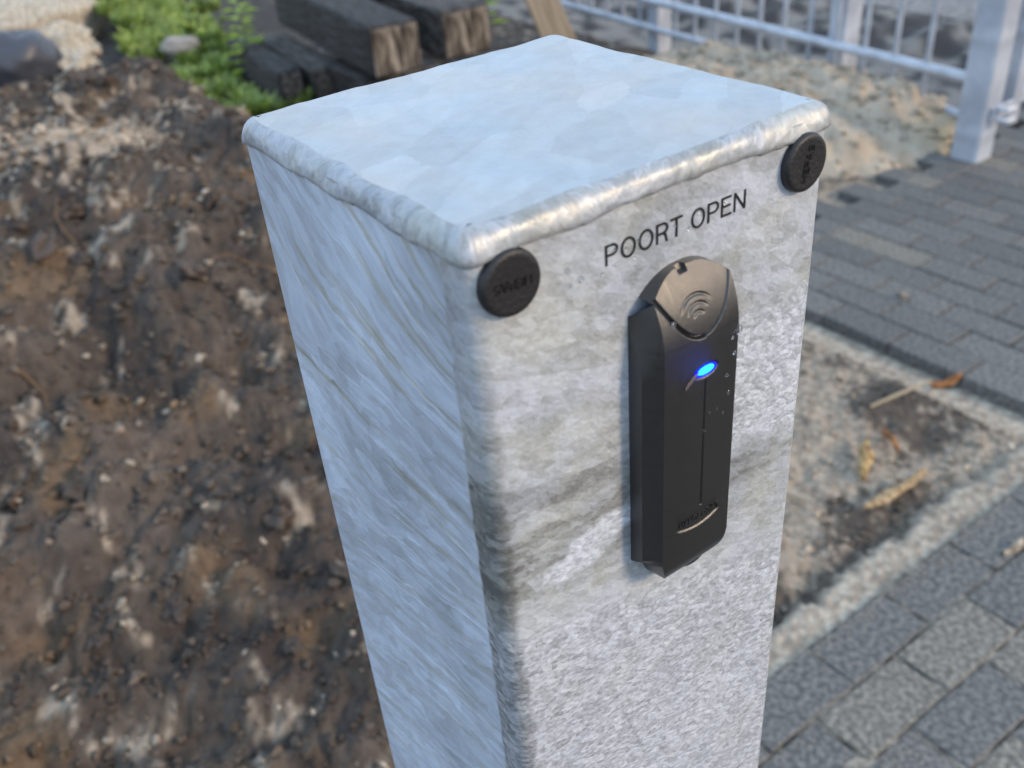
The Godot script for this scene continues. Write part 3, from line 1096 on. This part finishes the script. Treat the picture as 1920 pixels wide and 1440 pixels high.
func build_reader() -> void:
	var rd := thing("card_reader", "slim black wall card reader with a lit blue lamp", "card reader", Vector3(RX, TOP, HW + 0.0001))
	var pm := mat(Color(0.009, 0.0088, 0.0088), 0.34)
	pm.metallic_specular = 0.75
	pm.heightmap_enabled = true
	pm.heightmap_texture = noise_tex(701, 0.25, Color.BLACK, Color.WHITE, 512, 2)
	pm.heightmap_scale = 0.006
	pm.uv1_triplanar = true
	pm.uv1_scale = Vector3(45, 45, 45)
	var fhw := 0.0167; var bhw := 0.0212
	var st := SurfaceTool.new()
	# front: a fine grid whose rows follow the outline's arches
	var nx := 150; var ny := 560
	var pos := PackedVector3Array()
	for j in ny:
		var t := j / float(ny - 1)
		for i in nx:
			var x := lerpf(-fhw, fhw, i / float(nx - 1))
			var yt := arch_top(x) ; var yb := arch_bottom(x * 1.269) + 0.0022
			var y := lerpf(yt, yb, t)
			var z := reader_depth(y) + 0.0009 * (1.0 - pow(x / fhw, 2.0)) * smoothstep(-0.165, -0.14, y) + front_relief(x, y)
			pos.append(Vector3(x, y, maxf(z, 0.0004)))
	var front := grid_mesh(pos, nx, ny)
	var housing := ArrayMesh.new()
	housing.add_surface_from_arrays(Mesh.PRIMITIVE_TRIANGLES, front.surface_get_arrays(0))
	# chamfers and side walls, left and right
	for s in [-1.0, 1.0]:
		for strip in 2:
			pos = PackedVector3Array()
			for j in 160:
				var t := j / 159.0
				var f := Vector3(s * fhw, lerpf(arch_top(fhw), arch_bottom(fhw * 1.269) + 0.0022, t), 0)
				f.z = maxf(reader_depth(f.y), 0.0006)
				var b := Vector3(s * bhw, lerpf(arch_top(bhw) , arch_bottom(bhw), t), 0)
				b.z = minf(0.0060 * smoothstep(arch_top(bhw) - 0.0005, arch_top(bhw) - 0.022, b.y) * smoothstep(arch_bottom(bhw) - 0.0005, arch_bottom(bhw) + 0.004, b.y) + 0.0002, f.z)
				var foot := Vector3(s * bhw, b.y, -0.0002)
				var row := [f, b] if strip == 0 else [b, foot]
				if s < 0.0:
					row.reverse()
				pos.append(row[0]); pos.append(row[0].lerp(row[1], 0.5)); pos.append(row[1])
			housing.add_surface_from_arrays(Mesh.PRIMITIVE_TRIANGLES, grid_mesh(pos, 3, 160).surface_get_arrays(0))
	# top and tail rims down to the post
	for e in 2:
		pos = PackedVector3Array()
		for i in 61:
			var x := lerpf(-fhw, fhw, i / 60.0)
			var y := arch_top(x) if e == 0 else arch_bottom(x * 1.269) + 0.0022
			var z := maxf(reader_depth(y) + 0.0009 * (1.0 - pow(x / fhw, 2.0)) * smoothstep(-0.165, -0.14, y) + front_relief(x, y), 0.0004)
			var a := Vector3(x, y, z)
			var b := Vector3(x, y + (0.0 if e == 0 else -0.0022), -0.0002)
			if e == 0:
				pos.append(b); pos.append(a)
			else:
				pos.append(a); pos.append(b)
		# columns of two run down; turn into rows
		var q := PackedVector3Array()
		for r in 2:
			for i in 61:
				q.append(pos[i * 2 + r])
		housing.add_surface_from_arrays(Mesh.PRIMITIVE_TRIANGLES, grid_mesh(q, 61, 2).surface_get_arrays(0))
	part("housing", housing, pm, rd)
	# tail tab
	var tab := part("tail_tab", rock_mesh(705, Vector3(0.0150, 0.0080, 0.0065), 0.02, 12, 20), mat(Color(0.022, 0.022, 0.023), 0.38), rd)
	tab.position = Vector3(0.0042, -0.1602, 0.0050)
	tab.rotation.x = 0.5
	# lamp
	var lm := StandardMaterial3D.new()
	lm.albedo_color = Color(0.1, 0.4, 0.9)
	lm.emission_enabled = true
	lm.emission = Color(0.16, 0.78, 1.0)
	lm.emission_energy_multiplier = 1.1
	var ls := SphereMesh.new()
	ls.radius = 0.5
	ls.height = 1.0
	ls.radial_segments = 28
	ls.rings = 14
	var lamp := part("status_lamp", ls, lm, rd)
	lamp.scale = Vector3(0.0078, 0.0031, 0.0016)
	lamp.position = Vector3(0.0012, -0.0697, RD + 0.0005)
	var rm := StandardMaterial3D.new()
	rm.albedo_color = Color(0.05, 0.05, 0.5)
	rm.emission_enabled = true
	rm.emission = Color(0.06, 0.04, 1.0)
	rm.emission_energy_multiplier = 0.9
	var ring := TorusMesh.new()
	ring.inner_radius = 0.43
	ring.outer_radius = 0.56
	ring.rings = 32
	ring.ring_segments = 8
	var lr := part("lamp_rim", ring, rm, rd)
	lr.rotation.x = PI / 2
	lr.scale = Vector3(0.0090, 0.004, 0.0040)
	lr.position = Vector3(0.0012, -0.0697, RD + 0.0006)
	var om := OmniLight3D.new()
	om.name = "lamp_glow"
	om.light_color = Color(0.15, 0.25, 1.0)
	om.light_energy = 0.00004
	om.light_size = 0.003
	om.omni_range = 8.0
	om.omni_attenuation = 2.0
	om.shadow_enabled = true
	om.position = Vector3(0.0012, -0.0697, RD + 0.0025)
	rd.add_child(om)
	var name_mat := mat(Color(0.022, 0.022, 0.024), 0.3)
	var tx := letters("embossed_name", "VANDERBILT", 0.0200, 0.0026, 0.17, 0.0006, name_mat, rd)
	tx.position = Vector3(0.0006, -0.1322, RD + 0.0006)
	# dried splash beside the lamp, and rain drops
	var wm := StandardMaterial3D.new()
	wm.albedo_color = Color(1, 1, 1, 0.04)
	wm.roughness = 0.03
	wm.refraction_enabled = true
	wm.refraction_scale = 0.033
	var dm := SphereMesh.new()
	dm.radius = 0.5
	dm.height = 1.0
	dm.radial_segments = 14
	dm.rings = 8
	for d in [[-0.0122, -0.0485, 2.4], [0.0115, -0.0765, 1.6], [0.0128, -0.084, 1.5], [0.0105, -0.0915, 1.2], [0.0135, -0.0625, 1.2], [0.0035, -0.088, 1.5], [0.0015, -0.0945, 1.3], [0.0162, -0.0605, 3.0], [0.0075, -0.0885, 1.0], [0.0148, -0.069, 1.4]]:
		var o := part("rain_drop", dm, wm, rd)
		var s: float = d[2] * 0.001
		o.scale = Vector3(s, s * 1.2, s * 0.55)
		o.position = Vector3(d[0], d[1], reader_depth(d[1]) + 0.0006)
	var sp := noise(709, 400.0, 2)
	var sg := PackedVector3Array()
	for j in 8:
		for i in 16:
			var t := i / 15.0
			var wdt := 0.0011 * sin(PI * pow(t, 0.6)) + 0.0001
			var y := -0.0735 + 0.0045 * t + (0.5 - j / 7.0) * 2.0 * wdt * (1.0 + 0.5 * sp.get_noise_1d(t * 3.0))
			sg.append(Vector3(-0.0085 + 0.0062 * t, y, RD + 0.0009 + 0.0003 * sin(PI * j / 7.0)))
	part("dried_splash", grid_mesh(sg, 16, 8), mat(Color(0.085, 0.07, 0.058), 0.6), rd)

# ---------------------------------------------------------------- timbers
func wood(c: Color, sd: int, scale := Vector3(9, 9, 1.2)) -> StandardMaterial3D:
	var m := mat(c, 0.85)
	m.albedo_texture = noise_tex(sd, 0.015, Color(0.30, 0.27, 0.25), Color(1, 1, 1), 256, 5)
	m.uv1_triplanar = true
	m.uv1_scale = scale
	return m

func beam(called: String, label: String, size: Vector3, at: Vector3, turn: Vector3, side: Material, face: Material, sd: int) -> void:
	# at: the middle of the near end; the beam runs away along local -z
	var t := thing(called, label, "timber", at, "old timbers stacked behind the soil heap")
	t.rotation = turn
	var o := part("beam_side", bevel_box(size, 0.012, 0.008, sd), side, t)
	o.position.z = -size.z / 2
	var e := part("end_grain", bevel_box(Vector3(size.x - 0.03, size.y - 0.03, 0.012), 0.004, 0.002, sd + 1), face, t)
	e.position.z = 0.003

func build_timbers() -> void:
	var dark := wood(Color(0.06, 0.055, 0.055), 801)
	var greyer := wood(Color(0.14, 0.125, 0.115), 802)
	var pale_end := wood(Color(0.40, 0.32, 0.24), 803, Vector3(7, 1.3, 4))
	var dull_end := wood(Color(0.19, 0.155, 0.13), 804)
	beam("timber_beam", "long dark timber beam with a pale sawn end, nearest in the stack", Vector3(0.25, 0.23, 1.5), Vector3(1.91, 0.31, -3.62), Vector3(0, -0.14, 0), dark, pale_end, 811)
	beam("timber_beam", "timber beam with a brown sawn end right of the long one", Vector3(0.28, 0.24, 1.3), Vector3(2.52, 0.21, -3.98), Vector3(0, -0.10, 0), greyer, pale_end, 813)
	beam("timber_beam", "thin dark timber standing out low at the stack's left", Vector3(0.13, 0.20, 0.9), Vector3(1.66, 0.06, -4.28), Vector3(0, -0.1, 0), dark, dull_end, 815)
	beam("timber_beam", "weathered grey timber end low under the long beam", Vector3(0.15, 0.20, 0.9), Vector3(1.83, 0.05, -4.22), Vector3(0, -0.12, 0), greyer, dull_end, 817)
	beam("timber_beam", "dark bearer timber lying low under the beam's sawn end", Vector3(0.42, 0.20, 0.5), Vector3(2.03, 0.06, -3.80), Vector3(0, -0.05, 0), dark, dull_end, 819)
	beam("timber_beam", "grey flat timber on top at the back of the stack", Vector3(0.32, 0.12, 1.1), Vector3(2.32, 0.43, -4.75), Vector3(0, -0.5, 0), greyer, dull_end, 821)
	var board_mat := mat(Color(0.36, 0.285, 0.20), 0.85)
	board_mat.albedo_texture = noise_tex(805, 0.01, Color(0.8, 0.78, 0.76), Color(1, 1, 1), 256, 4)
	board_mat.uv1_triplanar = true
	board_mat.uv1_scale = Vector3(9, 0.9, 9)
	var b := part("leaning_board", bevel_box(Vector3(0.17, 0.75, 0.022), 0.002), board_mat, self)
	tag(b, "pale bare board leaning beside the timber stack", "board")
	b.position = Vector3(2.98, 0.26, -3.92)
	b.rotation = Vector3(-0.25, -0.35, 0.32)

# ---------------------------------------------------------------- rubble and stones
func rock(called: String, label: String, category: String, sd: int, size: Vector3, at: Vector3, turn: float, m: Material, rough := 0.35, group := "") -> void:
	var o := part(called, rock_mesh(sd, size, rough, 18, 26), m, self)
	tag(o, label, category, group)
	o.position = at
	o.rotation = Vector3(0.1, turn, 0.06)

func build_rubble() -> void:
	var con := mat(Color(0.60, 0.55, 0.46), 0.9)
	con.albedo_texture = noise_tex(851, 0.03, Color(0.6, 0.58, 0.55), Color(1, 1, 1), 256, 5)
	con.uv1_triplanar = true
	con.uv1_scale = Vector3(4, 4, 4)
	var blue := mat(Color(0.045, 0.05, 0.066), 0.45)
	rock("concrete_rubble", "pale lump of broken concrete beside the blue-grey boulder", "rubble", 861, Vector3(0.62, 0.34, 0.5), Vector3(1.0, 0.05, -6.4), 0.4, con, 0.5)
	rock("concrete_rubble", "small pale rubble piece in front of the broken concrete", "rubble", 862, Vector3(0.3, 0.2, 0.28), Vector3(1.02, 0.03, -5.95), 1.4, con, 0.5)
	rock("boulder", "smooth blue-grey boulder on the heap's far crest", "boulder", 863, Vector3(0.46, 0.36, 0.4), Vector3(0.74, 0.12, -5.95), 0.2, blue, 0.18)
	rock("field_stone", "rounded pale grey stone lying in the green weeds", "stone", 864, Vector3(0.26, 0.13, 0.15), Vector3(1.60, 0.06, -5.75), -0.6, mat(Color(0.30, 0.27, 0.24), 0.85), 0.2)
	var slab := part("concrete_slab", rock_mesh(870, Vector3(1.05, 0.40, 0.6), 0.35, 14, 20), con, self)
	tag(slab, "broken beige concrete slab at the back left corner", "slab")
	slab.position = Vector3(1.28, 0.02, -7.75)
	slab.rotation = Vector3(0.1, 0.15, -0.03)
	# stones one can tell apart in the heap
	var pales := [mat(Color(0.30, 0.255, 0.20), 0.9), mat(Color(0.21, 0.17, 0.135), 0.9), mat(Color(0.40, 0.345, 0.275), 0.9), mat(Color(0.075, 0.055, 0.043), 0.9), mat(Color(0.05, 0.040, 0.034), 0.85)]
	var ms: Array[ArrayMesh] = []
	for k in 5:
		ms.append(rock_mesh(880 + k, Vector3(1, 0.7, 0.9), 0.95, 10, 14))
	for i in 110:
		var z := -0.75 - 2.9 * rng.randf()
		var x := lerpf(-0.5, 0.75, rng.randf()) + (z + 1.5) * -0.12
		var k := 0
		var s := 0.0
		if i < 60:
			k = rng.randi() % 3
			s = rng.randf_range(0.012, 0.030)
		else:
			k = 3 + rng.randi() % 2
			s = rng.randf_range(0.035, 0.095)
		var o := part("pale_stone" if i < 60 else "soil_clod", ms[rng.randi() % 5], pales[k], self)
		if i < 60:
			tag(o, "small pale stone bedded in the dark soil heap", "stone", "pale stones in the soil heap")
		else:
			tag(o, "dark clod of earth lying on the soil heap", "clod", "dark clods on the soil heap")
		o.position = Vector3(x, soil_height(x, z) + s * 0.16, z)
		o.rotation = Vector3(rng.randf() * 0.6, rng.randf() * TAU, rng.randf() * 0.6)
		o.scale = Vector3(s, s * rng.randf_range(0.6, 0.9), s * rng.randf_range(0.7, 1.1))
	# sandy crumbling patch near the crest
	for i in 34:
		var a := rng.randf() * TAU
		var rr := sqrt(rng.randf())
		var x := 0.36 + cos(a) * rr * 0.17
		var z := -2.78 + sin(a) * rr * 0.26
		var s := rng.randf_range(0.018, 0.045)
		var o := part("sand_clod", ms[rng.randi() % 5], pales[2] if i % 3 else pales[0], self)
		tag(o, "pale lump in the crumbled sandy patch near the heap's top", "clod", "pale lumps of the sandy patch")
		o.position = Vector3(x, soil_height(x, z) + s * 0.1, z)
		o.rotation = Vector3(rng.randf(), rng.randf() * TAU, rng.randf())
		o.scale = Vector3(s, s * 0.7, s)

# ---------------------------------------------------------------- weeds
func build_weeds() -> void:
	var st := SurfaceTool.new()
	st.begin(Mesh.PRIMITIVE_TRIANGLES)
	st.set_smooth_group(-1)
	var r := RandomNumberGenerator.new()
	r.seed = 31
	for k in 9:
		var a := TAU * k / 9.0 + r.randf() * 0.5
		var d := Vector3(cos(a), 0, sin(a))
		var s := Vector3(-d.z, 0, d.x)
		var l := r.randf_range(0.5, 1.0)
		var up := r.randf_range(0.4, 1.0)
		var p0 := d * 0.03; var p1 := d * 0.28 * l + Vector3(0, up * 0.5, 0); var p2 := d * 0.62 * l + Vector3(0, up * 0.72, 0)
		var w := 0.10
		quad(st, p0 - s * w * 0.3, p1 - s * w, p1 + s * w, p0 + s * w * 0.3)
		st.add_vertex(p1 - s * w); st.add_vertex(p2); st.add_vertex(p1 + s * w)
	st.generate_normals()
	var tuft := st.commit()
	var m := StandardMaterial3D.new()
	m.vertex_color_use_as_albedo = true
	m.roughness = 0.7
	m.cull_mode = BaseMaterial3D.CULL_DISABLED
	m.backlight_enabled = true
	m.backlight = Color(0.5, 0.6, 0.2)
	var dens := noise(901, 1.7, 3)
	var tf: Array[Transform3D] = []; var tc: Array[Color] = []
	var tries := 0
	while tf.size() < 5200 and tries < 60000:
		tries += 1
		var z := rng.randf_range(-9.5, -4.25)
		var d := -z
		var xl := 1.06 + (d - 4.3) * 0.17
		var xr := 1.72 + (d - 4.3) * 0.13
		var x := rng.randf_range(xl - 0.2, xr + 0.1)
		x += 0.35 * dens.get_noise_2d(z * 1.7, 40.0)
		var thick := dens.get_noise_2d(x * 2.0, z) + 0.25 - 1.2 * smoothstep(xl + 0.15, xl - 0.2, x)
		if thick < rng.randf_range(0.0, 0.35):
			continue
		var s := rng.randf_range(0.06, 0.13)
		tf.append(Transform3D(Basis(Vector3.UP, rng.randf() * TAU).scaled(Vector3(s, s * rng.randf_range(0.6, 1.3), s)), Vector3(x, weed_ground(x, z) - 0.005, z)))
		var y := rng.randf()
		tc.append(Color(0.15, 0.22, 0.06).lerp(Color(0.40, 0.47, 0.115), y) * rng.randf_range(0.6, 1.15))
	var mm := MultiMesh.new()
	mm.transform_format = MultiMesh.TRANSFORM_3D
	mm.use_colors = true
	mm.mesh = tuft
	mm.instance_count = tf.size()
	for i in tf.size():
		mm.set_instance_transform(i, tf[i])
		mm.set_instance_color(i, tc[i])
	var mi := MultiMeshInstance3D.new()
	mi.multimesh = mm
	mi.material_override = m
	mi.name = numbered("green_weeds")
	mi.set_meta("kind", "stuff")
	tag(mi, "low bright green weeds spreading behind the soil heap", "weeds")
	add_child(mi)
	# two taller plants
	weed_plant("tall yellow-green weed at the left end of the timbers", Vector3(1.68, -0.02, -4.9), 0.42, 34, 5)
	weed_plant("single yellow-green weed growing between the timbers", Vector3(2.86, 0.1, -4.3), 0.30, 14, 6)

func weed_ground(x: float, z: float) -> float:
	return soil_height(x, z) if z > -5.3 else -0.10 + 0.12 * smoothstep(-5.2, -6.0, z)

func weed_plant(label: String, at: Vector3, tall: float, leaves: int, sd: int) -> void:
	var t := thing("weed_plant", label, "plant", at)
	var r := RandomNumberGenerator.new()
	r.seed = sd
	var lm := mat(Color(0.24, 0.34, 0.04), 0.6)
	lm.cull_mode = BaseMaterial3D.CULL_DISABLED
	lm.backlight_enabled = true
	lm.backlight = Color(0.6, 0.7, 0.15)
	part("stem", tube_mesh(PackedVector3Array([Vector3.ZERO, Vector3(0.01, tall * 0.5, 0.01), Vector3(0.03, tall, 0)]), PackedFloat32Array([0.006, 0.005, 0.003]), 6), mat(Color(0.12, 0.17, 0.04), 0.7), t)
	var st := SurfaceTool.new()
	st.begin(Mesh.PRIMITIVE_TRIANGLES)
	st.set_smooth_group(-1)
	for k in leaves:
		var h := tall * (0.15 + 0.85 * k / leaves)
		var a := k * 2.4 + r.randf()
		var d := Vector3(cos(a), 0.25, sin(a)).normalized()
		var s := Vector3(-sin(a), 0, cos(a))
		var l := r.randf_range(0.07, 0.14)
		var p := Vector3(0.02 * h / tall, h, 0)
		var m1 := p + d * l * 0.5; var m2 := p + d * l + Vector3(0, -l * 0.2, 0)
		quad(st, p, m1 - s * l * 0.2, m2, m1 + s * l * 0.2)
	st.generate_normals()
	part("leaf_mass", st.commit(), lm, t)

# ---------------------------------------------------------------- debris on the strip and the paving
var leaf_tex := noise_tex(951, 0.03, Color(0.5, 0.42, 0.36), Color(1, 1, 1), 256, 4)

func chip(called: String, label: String, category: String, a: Vector3, b: Vector3, w: float, c: Color) -> void:
	# a flat curved chip from a to b
	var pos := PackedVector3Array()
	var dir := (b - a)
	var s := dir.cross(Vector3.UP).normalized() * w
	for j in 7:
		for i in 5:
			var t := j / 6.0; var k := i / 4.0 - 0.5
			var taper := pow(sin(PI * clampf(0.06 + 0.86 * t, 0.0, 1.0)), 0.7) * (1.0 + 0.35 * sin(t * 9.0 + a.x * 40.0 + k * 2.0))
			pos.append(a + dir * t + s * k * taper + Vector3(0, 0.008 * (1.0 - 4.0 * k * k) * (0.5 + t) + 0.005 * sin(2.0 * PI * t + a.z * 30.0), 0))
	var under := PackedVector3Array()
	for j in 7:
		for i in 5:
			under.append(pos[j * 5 + 4 - i] - Vector3(0, 0.003, 0))
	var m := grid_mesh(pos, 5, 7)
	m.add_surface_from_arrays(Mesh.PRIMITIVE_TRIANGLES, grid_mesh(under, 5, 7).surface_get_arrays(0))
	var mt := mat(c, 0.8)
	mt.albedo_texture = leaf_tex
	mt.uv1_triplanar = true
	mt.uv1_scale = Vector3(6, 6, 6)
	mt.cull_mode = BaseMaterial3D.CULL_DISABLED
	var o := part(called, m, mt, self)
	tag(o, label, category)

func build_debris() -> void:
	var straw := Color(0.50, 0.38, 0.22)
	var y := -0.008
	chip("wood_chip", "long pale wood chip lying by the kerb stones", "wood chip", Vector3(1.215, y, -0.585), Vector3(1.395, y + 0.012, -0.565), 0.028, straw)
	chip("dry_leaf", "curled pale yellow dry leaf behind the long wood chip", "leaf", Vector3(1.30, y, -0.645), Vector3(1.41, y + 0.01, -0.72), 0.030, Color(0.52, 0.36, 0.15))
	chip("bark_flake", "thin orange bark flake beside the curled dry leaf", "bark", Vector3(1.44, y, -0.655), Vector3(1.47, y + 0.008, -0.72), 0.016, Color(0.42, 0.19, 0.06))
	chip("fallen_leaf", "orange fallen leaf at the foot of the far paving edge", "leaf", Vector3(1.735, -0.027, -0.775), Vector3(1.80, -0.012, -0.735), 0.028, Color(0.45, 0.19, 0.06))
	chip("wood_chip", "short grey wood chip against the near kerb", "wood chip", Vector3(1.34, y, -0.595), Vector3(1.375, y, -0.545), 0.018, Color(0.27, 0.22, 0.16))
	chip("paving_chip", "small pale chip lying on a near paver", "wood chip", Vector3(1.295, 0.004, -0.325), Vector3(1.35, 0.004, -0.317), 0.018, Color(0.50, 0.45, 0.35))
	var tw := part("twig", tube_mesh(PackedVector3Array([Vector3(1.53, -0.006, -0.80), Vector3(1.63, 0.006, -0.775), Vector3(1.725, -0.004, -0.768)]), PackedFloat32Array([0.004, 0.005, 0.003]), 7), mat(Color(0.30, 0.24, 0.16), 0.85), self)
	tag(tw, "thin straight twig lying across the sandy strip", "twig")
	tw = part("twig", tube_mesh(PackedVector3Array([Vector3(1.05, -0.01, -0.80), Vector3(1.12, 0.0, -0.76), Vector3(1.16, -0.005, -0.66)]), PackedFloat32Array([0.007, 0.008, 0.004]), 7), mat(Color(0.33, 0.28, 0.21), 0.85), self)
	tag(tw, "bent pale twig in the strip close beside the post", "twig")
	chip("paving_leaf", "small tan leaf scrap lying on the far paving", "leaf", Vector3(2.04, 0.004, -1.085), Vector3(2.02, 0.004, -1.04), 0.022, Color(0.42, 0.35, 0.27))
	# thin roots sticking out of the heap
	for k in 14:
		var x := rng.randf_range(-0.2, 0.75); var z := rng.randf_range(-3.5, -1.2)
		var a := rng.randf() * TAU; var l := rng.randf_range(0.08, 0.24)
		var pts := PackedVector3Array(); var rad := PackedFloat32Array()
		for i in 6:
			var t := i / 5.0
			var px := x + cos(a + 0.7 * t) * l * (t - 0.5); var pz := z + sin(a + 0.7 * t) * l * (t - 0.5)
			pts.append(Vector3(px, soil_height(px, pz) + 0.006 + 0.02 * sin(PI * t), pz))
			rad.append(0.0028 * (1.1 - t * 0.8))
		var o := part("thin_root", tube_mesh(pts, rad, 5), mat(Color(0.13, 0.075, 0.035), 0.85), self)
		tag(o, "thin brown root lying bare on the soil heap", "root", "thin roots on the soil heap")
